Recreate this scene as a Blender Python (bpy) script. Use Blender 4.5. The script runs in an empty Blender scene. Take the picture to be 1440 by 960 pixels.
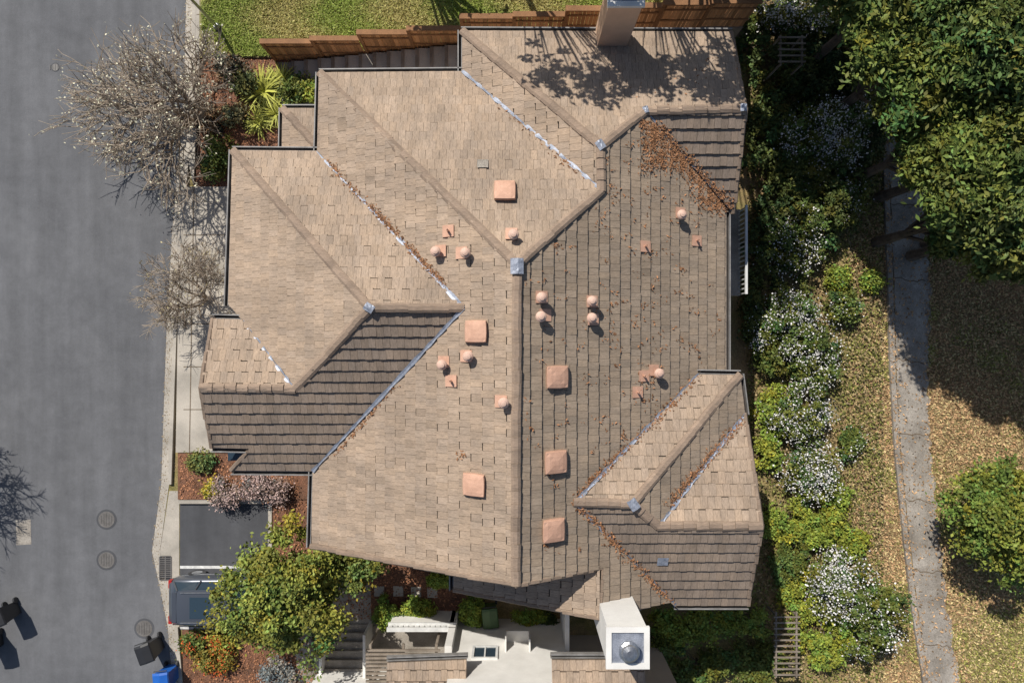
import bpy, math, random
import numpy as np
from mathutils import Vector
random.seed(7); rng=np.random.default_rng(11)
H=27.0; F=960.0
def W(px,py,z=0.0):
    s=(H-z)/F
    return ((px-720)*s, -(py-480)*s, z)
scene=bpy.context.scene
scene.view_settings.view_transform='Standard'; scene.view_settings.look='None'; scene.view_settings.exposure=0
# ---------------------------------------------------------------- objects
def link(o,parent=None):
    scene.collection.objects.link(o)
    if parent is not None: o.parent=parent
    return o
def empty(name):
    o=bpy.data.objects.new(name,None); return link(o)
def mk(name,v,f,mat,parent=None,cols=None,smooth=False):
    me=bpy.data.meshes.new(name); me.from_pydata([tuple(p) for p in v],[],[tuple(q) for q in f])
    if mat: me.materials.append(mat)
    if cols is not None:
        a=me.color_attributes.new('Col','FLOAT_COLOR','CORNER')
        arr=[]
        for p in me.polygons:
            c=cols[p.index]
            for _ in range(p.loop_total): arr.extend((c[0],c[1],c[2],1.0))
        a.data.foreach_set('color',arr)
    if smooth: me.polygons.foreach_set('use_smooth',[True]*len(me.polygons))
    o=bpy.data.objects.new(name,me); return link(o,parent)
def join(parts):
    v=[];f=[]
    for pv,pf in parts:
        n=len(v); v+=list(pv); f+=[tuple(i+n for i in q) for q in pf]
    return v,f
def box(x0,x1,y0,y1,z0,z1):
    v=[(x0,y0,z0),(x1,y0,z0),(x1,y1,z0),(x0,y1,z0),(x0,y0,z1),(x1,y0,z1),(x1,y1,z1),(x0,y1,z1)]
    return v,[(3,2,1,0),(4,5,6,7),(0,1,5,4),(1,2,6,5),(2,3,7,6),(3,0,4,7)]
def area2(p):
    return sum(p[i][0]*p[(i+1)%len(p)][1]-p[(i+1)%len(p)][0]*p[i][1] for i in range(len(p)))
def prism(poly,z0,z1):
    p=[(q[0],q[1]) for q in poly]
    if area2(p)<0: p=p[::-1]
    n=len(p)
    v=[(x,y,z0) for x,y in p]+[(x,y,z1) for x,y in p]
    f=[tuple(range(n,2*n)),tuple(range(n-1,-1,-1))]+[(i,(i+1)%n,(i+1)%n+n,i+n) for i in range(n)]
    return v,f
def slab(name,pxpoly,z0,z1,mat,parent=None):
    v,f=prism([W(a,b,z1) for a,b in pxpoly],z0,z1); return mk(name,v,f,mat,parent)
def sheet(name,pxpoly,z,mat,parent=None):
    p=[W(a,b,z) for a,b in pxpoly]
    if area2(p)<0: p=p[::-1]
    return mk(name,p,[tuple(range(len(p)))],mat,parent)
def obox(c,dx,dy,z0,z1,ang=0.0):
    ca,sa=math.cos(ang),math.sin(ang); v=[]
    for z in (z0,z1):
        for a,b in ((-1,-1),(1,-1),(1,1),(-1,1)):
            x=a*dx/2;y=b*dy/2; v.append((c[0]+x*ca-y*sa,c[1]+x*sa+y*ca,z))
    return v,[(3,2,1,0),(4,5,6,7),(0,1,5,4),(1,2,6,5),(2,3,7,6),(3,0,4,7)]
def tube(pts,rad,n=8,cap=True):
    v=[];f=[]
    P=[Vector(p) for p in pts]
    for i,p in enumerate(P):
        d=(P[min(i+1,len(P)-1)]-P[max(i-1,0)]).normalized()
        a=Vector((0,0,1)) if abs(d.z)<.9 else Vector((1,0,0))
        u=d.cross(a).normalized(); w=d.cross(u)
        for k in range(n):
            t=2*math.pi*k/n; v.append(tuple(p+(u*math.cos(t)+w*math.sin(t))*rad[i]))
    for i in range(len(P)-1):
        for k in range(n):
            f.append((i*n+k,i*n+(k+1)%n,(i+1)*n+(k+1)%n,(i+1)*n+k))
    if cap:
        f.append(tuple(range(n-1,-1,-1))); f.append(tuple(range((len(P)-1)*n,len(P)*n)))
    return v,f
def lathe(c,prof,n=16):
    v=[];f=[]
    for r,z in prof:
        for k in range(n):
            t=2*math.pi*k/n; v.append((c[0]+r*math.cos(t),c[1]+r*math.sin(t),c[2]+z))
    for i in range(len(prof)-1):
        for k in range(n): f.append((i*n+k,i*n+(k+1)%n,(i+1)*n+(k+1)%n,(i+1)*n+k))
    f.append(tuple(range((len(prof)-1)*n,len(prof)*n)))
    return v,f
# ---------------------------------------------------------------- materials
def nmat(name): 
    m=bpy.data.materials.new(name); m.use_nodes=True; return m,m.node_tree,m.node_tree.nodes['Principled BSDF']
def ramp(nt,fac,stops):
    r=nt.nodes.new('ShaderNodeValToRGB'); e=r.color_ramp.elements
    while len(e)<len(stops): e.new(.5)
    for i,(p,c) in enumerate(stops):
        e[i].position=p; e[i].color=(c[0],c[1],c[2],1)
    nt.links.new(fac,r.inputs[0]); return r.outputs[0]
def noise(nt,scale,detail=6,rough=.6,stretch=None,dist=0):
    tc=nt.nodes.new('ShaderNodeTexCoord'); n=nt.nodes.new('ShaderNodeTexNoise')
    n.inputs['Scale'].default_value=scale; n.inputs['Detail'].default_value=min(detail,4); n.inputs['Roughness'].default_value=rough
    n.inputs['Distortion'].default_value=dist
    if stretch:
        mp=nt.nodes.new('ShaderNodeMapping'); mp.inputs['Scale'].default_value=stretch
        nt.links.new(tc.outputs['Object'],mp.inputs[0]); nt.links.new(mp.outputs[0],n.inputs['Vector'])
    else: nt.links.new(tc.outputs['Object'],n.inputs['Vector'])
    return n.outputs[0]
def mixc(nt,a,b,fac,mode='MIX'):
    m=nt.nodes.new('ShaderNodeMix'); m.data_type='RGBA'; m.blend_type=mode
    for s,x in ((m.inputs[0],fac),(m.inputs[6],a),(m.inputs[7],b)):
        if isinstance(x,(int,float)): s.default_value=x
        elif isinstance(x,tuple): s.default_value=(x[0],x[1],x[2],1)
        else: nt.links.new(x,s)
    return m.outputs[2]
def bump(nt,b,h,strength=.4,dist=.02):
    n=nt.nodes.new('ShaderNodeBump'); n.inputs['Strength'].default_value=strength; n.inputs['Distance'].default_value=dist
    nt.links.new(h,n.inputs['Height']); nt.links.new(n.outputs[0],b.inputs['Normal'])
def M(name,c1,c2=None,scale=3,fine=60,rough=.85,bs=.3,metal=0,finec=.25,dist=0,stretch=None):
    m,nt,b=nmat(name); c2=c2 or tuple(x*.75 for x in c1)
    n1=noise(nt,scale,7,.62,stretch,dist); n2=noise(nt,fine,2,.7)
    c=ramp(nt,n1,[(.32,c2),(.68,c1)])
    g=ramp(nt,n2,[(.3,(1-finec,)*3),(.7,(1+finec*.6,)*3)])
    c=mixc(nt,c,g,1.0,'MULTIPLY')
    nt.links.new(c,b.inputs['Base Color']); b.inputs['Roughness'].default_value=rough; b.inputs['Metallic'].default_value=metal
    if bs: bump(nt,b,n2,bs,.01)
    return m
def Mcol(name,rough=.9,fine=30,finec=.25,large=None,bs=0,stretch=None,streak=None):
    m,nt,b=nmat(name)
    a=nt.nodes.new('ShaderNodeAttribute'); a.attribute_name='Col'
    c=a.outputs['Color']
    if finec:
        n2=noise(nt,fine,3,.7,stretch); g=ramp(nt,n2,[(.3,(1-finec,)*3),(.7,(1+finec*.7,)*3)])
        c=mixc(nt,c,g,1.0,'MULTIPLY')
        if bs: bump(nt,b,n2,bs,.01)
    if large:
        n3=noise(nt,large[0],4,.7); g=ramp(nt,n3,[(.33,(1-large[1],1-large[1]*.97,1-large[1]*.9)),(.66,(1.1,1.09,1.08))])
        c=mixc(nt,c,g,1.0,'MULTIPLY')
    if streak:
        n4=noise(nt,1,3,.6,streak); g=ramp(nt,n4,[(.3,(.84,.85,.86)),(.62,(1.04,1.04,1.04))])
        c=mixc(nt,c,g,1.0,'MULTIPLY')
    nt.links.new(c,b.inputs['Base Color']); b.inputs['Roughness'].default_value=rough
    if not large: b.inputs['Specular IOR Level'].default_value=.25
    return m
m_tileX=Mcol('roof_tile_ew',.92,1,.3,(.6,.2),.5,(7,48,20),(.5,3.2,1))
m_tileY=Mcol('roof_tile_ns',.92,1,.3,(.6,.2),.5,(48,7,20),(3.2,.5,1))
m_leaf=Mcol('leaf',.6,30,0)
m_petal=Mcol('petal',.7,30,0)
m_litter=Mcol('litter',.9,30,0)
m_under=M('roof_underlay',(.03,.024,.02))
m_stucco=M('stucco',(.5,.4,.31),(.45,.36,.28),1.5,80)
m_peach=M('peach_stucco',(.72,.47,.31),(.62,.4,.26),1.5,80,finec=.1)
m_white=M('white_stucco',(.8,.78,.74),(.66,.64,.6),1.2,60,finec=.1)
m_flash=M('valley_metal',(.4,.43,.5),(.2,.22,.27),5,40,.5,.15,.3)
m_salmon=M('salmon_paint',(.62,.37,.26),(.5,.29,.2),5,50,.75,.1,finec=.15)
m_cap=M('vent_cap',(.66,.46,.36),(.56,.36,.28),5,50,.65,.1,finec=.12)
m_gut=M('gutter_metal',(.3,.29,.28),(.17,.16,.15),3,40,.5,.1)
m_gutd=M('gutter_inside',(.05,.04,.035))
m_glass,_nt,_b=nmat('window_glass'); _b.inputs['Base Color'].default_value=(.03,.05,.07,1); _b.inputs['Roughness'].default_value=.08
m_frame=M('frame_white',(.7,.7,.68),finec=.05)
m_wood=M('fence_wood',(.36,.18,.08),(.2,.1,.045),1.3,40,finec=.35)
m_woodg=M('grey_wood',(.3,.25,.2),(.16,.13,.1),2,40)
m_bark=M('bark',(.16,.12,.09),(.08,.06,.045),4,30)
m_twig=M('twig',(.38,.31,.24),(.24,.19,.14),4,30,bs=0)
m_black=M('black_plastic',(.025,.025,.027),(.02,.02,.022),bs=0,rough=.45,finec=.1)
m_blue=M('blue_plastic',(.02,.13,.5),(.015,.1,.4),bs=0,rough=.4,finec=.1)
m_greenp=M('green_plastic',(.06,.12,.04),(.05,.09,.03),bs=0,rough=.5,finec=.1)
m_mulch=M('mulch',(.25,.11,.06),(.12,.06,.035),1.5,22,finec=.6,bs=.8)
m_soil=M('soil',(.2,.15,.1),(.12,.09,.06),1.2,20,finec=.5,bs=.8)
m_steel=M('steel',(.45,.46,.48),(.3,.31,.33),6,30,.35,0,.8)
m_paint=M('white_line',(.72,.72,.7),(.5,.5,.5),6,30,finec=.2,bs=0)
def asphalt(name,base,dark):
    m,nt,b=nmat(name)
    n1=noise(nt,.22,4,.6,None,.4); n2=noise(nt,90,2,.8); n3=noise(nt,1.6,4,.7); n4=noise(nt,1,4,.6,(1.6,.12,1))
    c=ramp(nt,n1,[(.3,dark),(.7,base)])
    c=mixc(nt,c,ramp(nt,n3,[(.3,(.85,.85,.85)),(.7,(1.1,1.1,1.1))]),1.0,'MULTIPLY')
    c=mixc(nt,c,ramp(nt,n4,[(.35,(.88,.88,.88)),(.65,(1.08,1.08,1.08))]),1.0,'MULTIPLY')
    c=mixc(nt,c,ramp(nt,n2,[(.3,(.7,.7,.7)),(.7,(1.25,1.25,1.25))]),1.0,'MULTIPLY')
    nt.links.new(c,b.inputs['Base Color']); b.inputs['Roughness'].default_value=.9; bump(nt,b,n2,.4,.005); return m
m_road=asphalt('asphalt',(.148,.15,.158),(.108,.11,.118))
m_stall=asphalt('asphalt_dark',(.085,.087,.095),(.06,.062,.068))
m_conc=M('concrete',(.52,.47,.4),(.34,.31,.265),.9,50,finec=.25)
m_conc2=M('old_concrete',(.42,.38,.33),(.2,.175,.145),1.1,30,finec=.4)
m_iron=M('cast_iron',(.13,.12,.115),(.09,.085,.08),5,40,.6); m_iron2=M('iron_rib',(.17,.16,.15),(.12,.11,.1),5,40,.5)
m_grass=M('lawn_base',(.2,.2,.06),(.27,.22,.1),1.2,30,finec=.5)
def hill():
    m,nt,b=nmat('dry_grass_ground')
    a=noise(nt,.35,4,.65,None,.5); n2=noise(nt,18,4,.75); n3=noise(nt,2.2,4,.7)
    c=ramp(nt,a,[(.36,(.2,.18,.055)),(.47,(.31,.25,.11)),(.55,(.36,.26,.13)),(.68,(.38,.25,.13))])
    c=mixc(nt,c,ramp(nt,n3,[(.3,(.6,.62,.6)),(.7,(1.25,1.2,1.1))]),1.0,'MULTIPLY')
    c=mixc(nt,c,ramp(nt,n2,[(.3,(.45,.45,.45)),(.7,(1.4,1.4,1.4))]),1.0,'MULTIPLY')
    nt.links.new(c,b.inputs['Base Color']); b.inputs['Roughness'].default_value=.95; bump(nt,b,n2,.8,.04); return m
m_hill=hill()
# ---------------------------------------------------------------- HOUSE ROOF
house=empty('tile_roof_house')
V={}
def S(n,px,py,z): V[n]=W(px,py,z)
S('A',727,372,9.3); S('R2',725,822,9.3)
S('B',845,268,8.06); S('C',845,206,8.06); S('D',907,156,7.34); S('E',1048,153,7.34)
S('n1w',450,103,5.85); S('n1e',650,101,5.85); S('n2w',650,44,5.85); S('n2e',1028,46,5.85)
S('se',1031,300,5.85); S('e1t',1021,298,5.85); S('e1b',1021,524,5.85); S('f0',982,526,6.5)
S('T',652,433,8.54); S('U',520,433,8.54); S('n3w',328,212,5.85); S('n3e',447,213,5.85)
S('X',415,547,7.24); S('Y',282,545,7.24); S('n4w',300,448,6.1); S('n4e',341,449,6.1)
S('w3b',321,428,5.85); S('w3c',341,449,6.05)
S('s3a',298,629,6.27); S('s3b',352,630,6.2); S('s3c',326,661,5.87); S('s3d',440,662,5.87)
S('w1b',437,768,5.92)
S('G',808,705,8.47); S('Hh',890,708,8.47); S('Fq',1040,527,6.6); S('L',1047,581,6.57)
S('J',925,739,8.06); S('K',1071,739,8.06); S('Mm',1051,850,6.6); S('Vv',950,850,6.6)
S('q0',848,797,7.95); S('q1',843,868,8.06)
yb=V['q1'][1]
FACES={
 'W1':('W',['A','n1w','n3e','T','s3d','w1b','R2']),
 'N1':('N',['A','n1w','n1e','B']),
 'W2':('W',['n1e','n2w','C','B']),
 'N2':('N',['n2w','n2e','E','D','C']),
 'S2':('S',['D','E','se']),
 'E1':('E',['A','B','C','D','se','e1t','e1b','f0','G','Vv','vx','q1','q0','R2']),
 'N3':('N',['n3w','n3e','T','U']),
 'W3':('W',['n3w','U','X','w3c','w3b']),
 'N4':('N',['n4w','n4e','X','Y']),
 'S3':('S',['T','U','X','Y','s3a','s3b','s3c','s3d']),
 'N5':('N',['f0','Fq','Hh','G']),
 'E5':('E',['Hh','Fq','L','J']),
 'N6':('N',['L','K','J']),
 'S6':('S',['G','Hh','J','K','Mm','Vv']),
}
V['vx']=(V['Vv'][0]-.25,yb,6.75)
V['w7a']=(-1.8,-6.2,5.93); V['w7b']=(V['q1'][0],-6.2,8.06); V['w7c']=V['q1']; V['w7d']=(-1.8,yb,5.93)
FACES['W7']=('W',['w7a','w7b','w7c','w7d'])
S('l1',398,153,4.9); S('l2',447,153,4.9); S('l3',452,212,5.5); S('l4',397,210,4.9)
FACES['W8']=('W',['l1','l4','l3']); FACES['N8']=('N',['l1','l2','l3'])
PL={}
def fit(face,names):
    pts=[V[n] for n in names]
    ax=0 if face in 'WE' else 1
    t=np.array([p[ax] for p in pts]); z=np.array([p[2] for p in pts])
    g,c=np.polyfit(t,z,1); return ax,g,c
for k,(d,n) in FACES.items(): PL[k]=fit(d,n)
def zon(k,x,y):
    ax,g,c=PL[k]; return c+g*(x if ax==0 else y)
def pix(k,px,py,up=0.0):
    z=7.5
    for _ in range(12):
        x,y,_q=W(px,py,z); z=zon(k,x,y)+up
    return (x,y,z)
def clip(poly,axis,val,keep_gt):
    out=[]
    n=len(poly)
    for i in range(n):
        a=poly[i]; b=poly[(i+1)%n]
        ia=(a[axis]>=val) if keep_gt else (a[axis]<=val); ib=(b[axis]>=val) if keep_gt else (b[axis]<=val)
        if ia: out.append(a)
        if ia!=ib:
            t=(val-a[axis])/(b[axis]-a[axis]); q=[a[0]+(b[0]-a[0])*t,a[1]+(b[1]-a[1])*t]; q[axis]=val; out.append(tuple(q))
    return out
BASE=np.array([.392,.295,.215])
SHADE_TINT={'S':(.7,.71,.74),'E':(.8,.82,.82)}  # shade painted into south and east tile colour, plus a mossy grey cast
def tiles(k,ex=.32,tw=.2,th=.06):
    d,names=FACES[k]; ax,g,c=PL[k]
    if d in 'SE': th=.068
    pts=[(V[n][0],V[n][1]) for n in names]
    sg=1 if g>0 else -1
    loc=[( (p[1] if ax==0 else p[0]), p[ax]*sg) for p in pts]
    ts=[p[1] for p in loc]
    v=[];f=[];cols=[]
    tint=SHADE_TINT.get(d,(1,1,1))
    dark=.3 if d in 'SE' else .5  # tile edge faces coloured darker to deepen butt shadow lines, most on south/east
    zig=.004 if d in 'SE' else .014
    r=0; t0=min(ts)-.02
    while t0<max(ts):
        rowb=random.uniform(.96,1.03)
        off=(r%2)*tw*.5+random.uniform(-.03,.03)
        strip=clip(clip(loc,1,t0-.04,True),1,t0+ex,False)
        if len(strip)>=3:
            u=min(p[0] for p in strip); um=max(p[0] for p in strip)
            u=math.floor((u-off)/tw)*tw+off
            i_t=0
            while u<um:
                w=tw; i_t+=1
                j=random.uniform(-zig,zig)*.9+(zig if i_t%2 else -zig)
                ta=t0+j
                q=clip(clip(strip,0,u+.003,True),0,u+w-.003,False)
                if len(q)>=3: q=clip(q,1,ta,True)
                if len(q)>=3 and abs(area2(q))>.0006:
                    h0=th*random.uniform(.88,1.16)
                    if area2(q)<0: q=q[::-1]
                    n=len(q); s=len(v)
                    top=[];bot=[]
                    for (a,t) in q:
                        x,y=(t*sg,a) if ax==0 else (a,t*sg)
                        zb=c+g*(t*sg)
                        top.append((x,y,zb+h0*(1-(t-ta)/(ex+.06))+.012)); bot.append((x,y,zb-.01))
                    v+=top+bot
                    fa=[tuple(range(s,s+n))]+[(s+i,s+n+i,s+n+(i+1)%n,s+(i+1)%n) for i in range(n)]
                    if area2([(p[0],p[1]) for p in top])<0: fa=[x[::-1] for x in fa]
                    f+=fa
                    rr=random.random()
                    b=rowb*random.uniform(.93,1.05)
                    if rr<.05: b*=.87
                    if rr>.97: b*=1.08
                    hue=random.uniform(-.015,.015)
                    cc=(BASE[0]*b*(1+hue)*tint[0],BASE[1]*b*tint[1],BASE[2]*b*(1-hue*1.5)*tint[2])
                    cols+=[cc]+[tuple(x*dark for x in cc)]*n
                u+=tw
        t0+=ex; r+=1
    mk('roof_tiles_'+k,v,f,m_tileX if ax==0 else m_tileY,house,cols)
    top=[(x,y,zon(k,x,y)-.012) for x,y in pts]; 
    mk('roof_deck_'+k,top,[tuple(range(len(top)))],m_under,house)
    bot=[(x,y,zon(k,x,y)-.16) for x,y in pts]
    mk('roof_soffit_'+k,bot,[tuple(range(len(bot)))],m_stucco,house)
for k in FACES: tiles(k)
def caps(a,b,hw=.125,lift=.085,seg=.34,tint=.8,drop=.06):
    a=Vector(a);b=Vector(b)
    if a.z>b.z: a,b=b,a
    d=b-a; L=d.length; d.normalize()
    side=Vector((d.y,-d.x,0)).normalized(); n=max(1,round(L/seg)); s=L/n
    v=[];f=[];cols=[]
    for i in range(n):
        p0=a+d*(i*s-.03); p1=a+d*(i*s+s+.02); k=len(v)
        j=random.uniform(-.012,.012)
        for p,hh in ((p0,lift+.035),(p1,lift)):
            for o,z in ((-hw,-drop-.05),(-hw,-drop),(-hw*.45+j,-.01),(hw*.45+j,-.01),(hw,-drop),(hw,-drop-.05)):
                v.append(tuple(p+side*(o+j)+Vector((0,0,z+hh))))
        for m in range(5): f.append((k+m,k+m+1,k+m+7,k+m+6))
        f.append((k,k+5,k+4,k+3,k+2,k+1))
        bb=tint*random.uniform(.88,1.1); cols+=[(BASE[0]*bb,BASE[1]*bb*.97,BASE[2]*bb*.97)]*5+[tuple(BASE*bb*.4)]
    mk('ridge_caps',v,f,m_tileX,house,cols)
for p,q in (('A','R2'),('A','n1w'),('A','B'),('B','C'),('C','n2w'),('C','D'),('D','E'),('U','n3w'),('U','X'),('U','T'),('X','Y'),
            ('G','Hh'),('Hh','Fq'),('Hh','J'),('J','K'),('l1','l3')): caps(V[p],V[q])
for p,q in (('w1b','R2'),('R2','q0'),('q0','q1'),('w7d','w7c'),('n2e','E'),('E','se'),('Y','n4w'),('Y','s3a'),('L','K'),('K','Mm'),('s3c','s3b'),('q1','vx')):
    caps(V[p],V[q],.085,.06,.36,.68,.09)
def valley(a,b,w=.06,z=.085):
    a=Vector(a);b=Vector(b); d=(b-a); side=Vector((d.y,-d.x,0)).normalized(); N=30
    v=[];f=[]
    for i in range(N+1):
        p=a+d*(i/N); ww=w*random.uniform(.45,1.25)
        v+= [tuple(p+side*ww+Vector((0,0,z))),tuple(p+Vector((0,0,z-.015))),tuple(p-side*ww+Vector((0,0,z)))]
    for i in range(N): 
        k=i*3; f+=[(k,k+1,k+4,k+3),(k+1,k+2,k+5,k+4)]
    mk('valley_flashing',v,f,m_flash,house)
VAL=[('n1e','B'),('n3e','T'),('T','s3d'),('X','w3c'),('D','se'),('f0','G'),('G','Vv'),('J','L')]
for p,q in VAL:
    if (p,q)==('D','se'): valley(V[p],V[q],.03,.05)
    else: valley(V[p],V[q])
def patch(n,dx,dy,z,ang=0,s=.17):
    c=V[n]; x,y=c[0]+dx,c[1]+dy
    v=[];f=[];g=5
    for i in range(g+1):
        for j in range(g+1):
            a=(i/g-.5)*2*s;b=(j/g-.5)*2*s*1.2
            v.append((x+a*math.cos(ang)-b*math.sin(ang),y+a*math.sin(ang)+b*math.cos(ang),c[2]+z-abs(a)*.45+random.uniform(-.008,.008)))
    for i in range(g):
        for j in range(g): k=i*(g+1)+j; f.append((k,k+g+1,k+g+2,k+1))
    mk('lead_flashing',v,f,m_flash,house)
patch('A',0,-.05,.17); patch('C',-.02,.02,.15,.6,.11); patch('D',0,0,.15,.3,.08); patch('Hh',0,0,.15,.6,.13); patch('U',0,0,.15,1,.11)
patch('E',-.08,0,.15,0,.09)
def gutter(a,b,out,z=-.1):
    a=Vector(a);b=Vector(b);o=Vector(out); d=(b-a).normalized()*.04; a=a-d;b=b+d
    def strip(o0,o1,z0,z1):
        pts=[a+o*o0,b+o*o0,b+o*o1,a+o*o1]
        return [tuple(p+Vector((0,0,z0))) for p in pts]+[tuple(p+Vector((0,0,z1))) for p in pts],[(3,2,1,0),(4,5,6,7),(0,1,5,4),(1,2,6,5),(2,3,7,6),(3,0,4,7)]
    v,f=join([strip(.01,.03,z-.08,z+.08),strip(.11,.145,z-.08,z+.1)]); mk('gutter',v,f,m_gut,house)
    v,f=strip(.03,.11,z-.08,z-.03); mk('gutter_channel',v,f,m_gutd,house)
Wd,Ed,Nd,Sd=(-1,0,0),(1,0,0),(0,1,0),(0,-1,0)
for a,b,o in (('n1w','n1e',Nd),('n2w','n2e',Nd),('n1w','n3e',Wd),('n3w','n3e',Nd),('n3w','w3b',Wd),('n4w','n4e',Nd),('n1e','n2w',Wd),
              ('s3d','w1b',Wd),('s3c','s3d',Sd),('s3a','s3b',Sd),('e1t','e1b',Ed),('f0','Fq',Nd),('Fq','L',Ed),('Vv','Mm',Sd),('l1','l2',Nd),('l1','l4',Wd),('w7a','w7d',Wd)):
    gutter(V[a],V[b],o)
foot=[(-5.6,7.9),(-1.2,7.9),(-1.2,9.2),(6.3,9.2),(6.3,4.3),(6.2,4.3),(6.2,-1.4),(6.4,-1.4),(6.4,-7.4),(2.8,-7.35),(-1.4,-7.3),(-1.4,-6.0),(-5.8,-6.0),(-5.8,-3.6),(-8.3,-3.6),(-8.3,-2.9),(-8.7,-2.9),(-8.7,.35),(-8.4,.35),(-8.4,5.5),(-5.6,5.5)]
v,f=prism(foot,0,5.7); mk('walls',v,f,m_stucco,house)
def wallpoly(pts,th,axis,name='gable_wall'):
    n=len(pts); v=list(pts)+[tuple(p[i]+(th if i==axis else 0) for i in range(3)) for p in pts]
    f=[tuple(range(n)),tuple(range(2*n-1,n-1,-1))]+[(i,i+n,(i+1)%n+n,(i+1)%n) for i in range(n)]
    mk(name,v,f,m_stucco,house)
wallpoly([(-5.8,-6.02,5.6),(6.0,-6.02,5.6),(6.0,-6.02,5.9),(.1,-6.02,9.05),(-5.8,-6.02,5.9)],.15,1)
wallpoly([(-1.4,-7.32,5.6),(5.0,-7.32,5.6),(4.6,-7.32,6.5),(2.4,-7.32,7.8),(-1.4,-7.32,5.9)],.15,1)
wallpoly([(6.28,9.2,5.6),(6.28,4.3,5.6),(6.28,6.66,7.05)],-.15,0)
wallpoly([(6.45,-2.4,5.6),(6.45,-7.4,5.6),(6.45,-7.4,6.55),(6.45,-5.1,7.8),(6.45,-2.4,6.5)],-.15,0)
wallpoly([(-8.72,.35,5.6),(-8.72,-2.9,5.6),(-8.72,-2.9,6.1),(-8.72,-1.4,6.95),(-8.72,.35,6.0)],.15,0)
def window(x,y,z0,z1,w,axis,sgn,par=house):
    def B(o0,o1,a0,a1,c0,c1):
        lo,hi=sorted((o0*sgn,o1*sgn))
        return box(x+lo,x+hi,y+a0,y+a1,c0,c1) if axis==0 else box(x+a0,x+a1,y+lo,y+hi,c0,c1)
    v,f=B(.0,.03,-w/2,w/2,z0,z1); mk('window_glass',v,f,m_glass,par)
    v,f=join([B(0,.07,-w/2-.08,-w/2,z0-.08,z1+.08),B(0,.07,w/2,w/2+.08,z0-.08,z1+.08),B(0,.069,-w/2,w/2,z1,z1+.08),B(0,.069,-w/2,w/2,z0-.08,z0),B(0,.06,-.025,.025,z0,z1)])
    mk('window_frame',v,f,m_frame,par)
for yy in (4.6,2.6,): window(-8.4,yy,1,2.3,1.2,0,-1); window(-8.4,yy,3.8,5.0,1.2,0,-1)
window(-8.7,-1.2,1,2.4,1.6,0,-1); window(-8.7,-1.2,3.8,5.0,1.6,0,-1)
window(-5.8,-4.9,3.8,5.0,1.2,0,-1); window(-5.8,-4.9,.8,2.3,1.2,0,-1)
for xx in (-4.2,-2.6): window(xx,7.9,3.8,5.0,1,1,1)
for xx in (0.2,5): window(xx,9.2,3.8,5.0,1.1,1,1)
for yy in (3.2,0.8): window(6.2,yy,3.5,5.1,1.6,0,1)
for yy in (-3.2,-6): window(6.4,yy,3.5,5.1,1.4,0,1)
window(-3.8,-6.0,1,2.3,1.4,1,-1); window(-3.8,-6.0,3.8,5.0,1.4,1,-1)
window(.5,-7.3,3.8,5.0,1.4,1,-1)
v,f=join([box(6.2,7.95,1.6,4.6,3.0,3.2),box(6.2,7.4,-1.2,1.59,2.9,3.1)]); mk('balcony_deck',v,f,m_conc2,house)
parts=[box(7.87,7.95,1.6,4.6,3.9,3.98)]+[box(7.88,7.93,1.62+i*.16,1.66+i*.16,3.2,3.9) for i in range(19)]
v,f=join(parts); mk('balcony_rail',v,f,m_frame,house)
v,f=box(-8.95,-8.35,-3.75,-3.3,5.2,5.5); mk('bay_sill',v,f,m_glass,house)
def chimney(x0,x1,y0,y1,zb,zt,body,fr=.17):
    v,f=box(x0,x1,y0,y1,zb,zt); mk('chimney_stack',v,f,body,house)
    t=.09
    v,f=join([box(x0-.05,x1+.05,y0-.05,y0+t,zt,zt+.1),box(x0-.05,x1+.05,y1-t,y1+.05,zt,zt+.1),box(x0-.05,x0+t,y0+t,y1-t,zt,zt+.1),box(x1-t,x1+.05,y0+t,y1-t,zt,zt+.1)]); mk('chimney_rim',v,f,m_white,house)
    v,f=box(x0+t,x1-t,y0+t,y1-t,zt,zt+.05); mk('chimney_cap',v,f,m_flash,house)
    cx,cy=(x0+x1)/2,(y0+y1)/2
    v,f=lathe((cx,cy,zt+.05),[(fr,0),(fr,.2),(fr*1.5,.2),(fr*1.55,.27),(fr*1.2,.31),(fr*1.1,.36),(fr*.5,.4)],20); mk('flue_cap',v,f,m_steel,house)
chimney(2.6,3.5,8.98,9.75,0,8.7,m_peach,.12)
chimney(2.42,3.42,-8.2,-7.24,0,9.7,m_white)
m_tilef=M('painted_flashing',(.36,.27,.19),(.3,.22,.16),4,40)
def boxvent(k,px,py,s=.58):
    c=pix(k,px,py,.1); v=[];f=[]
    hz=lambda x,y: zon(k,x,y)
    uu=[-.5,-.49,-.46,-.3,-.1,.1,.3,.46,.49,.5]; N=len(uu)-1
    dz=random.uniform(.9,1.1)
    for i,a0 in enumerate(uu):
        for j,b0 in enumerate(uu):
            e=min(i,N-i,j,N-j)
            h=[0,.13,.17,.2,.215][min(e,4)]*dz
            bow=1+.06*(1-(2*b0)**2) if e<3 else 1; bow2=1+.05*(1-(2*a0)**2) if e<3 else 1
            x=c[0]+a0*s*bow+random.uniform(-.003,.003);y=c[1]+b0*s*bow2+random.uniform(-.003,.003)
            v.append((x,y,hz(x,y)+.07+h))
    for i in range(N):
        for j in range(N): q=i*(N+1)+j; f.append((q,q+N+1,q+N+2,q+1))
    mk('roof_vent_hood',v,f,m_salmon,house,smooth=False)
    fl=s*.58
    P=[(c[0]-fl,c[1]-fl),(c[0]+fl,c[1]-fl),(c[0]+fl,c[1]+fl),(c[0]-fl,c[1]+fl)]
    mk('vent_flashing',[(x,y,hz(x,y)+.066) for x,y in P],[(0,1,2,3)],m_tilef,house)
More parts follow.
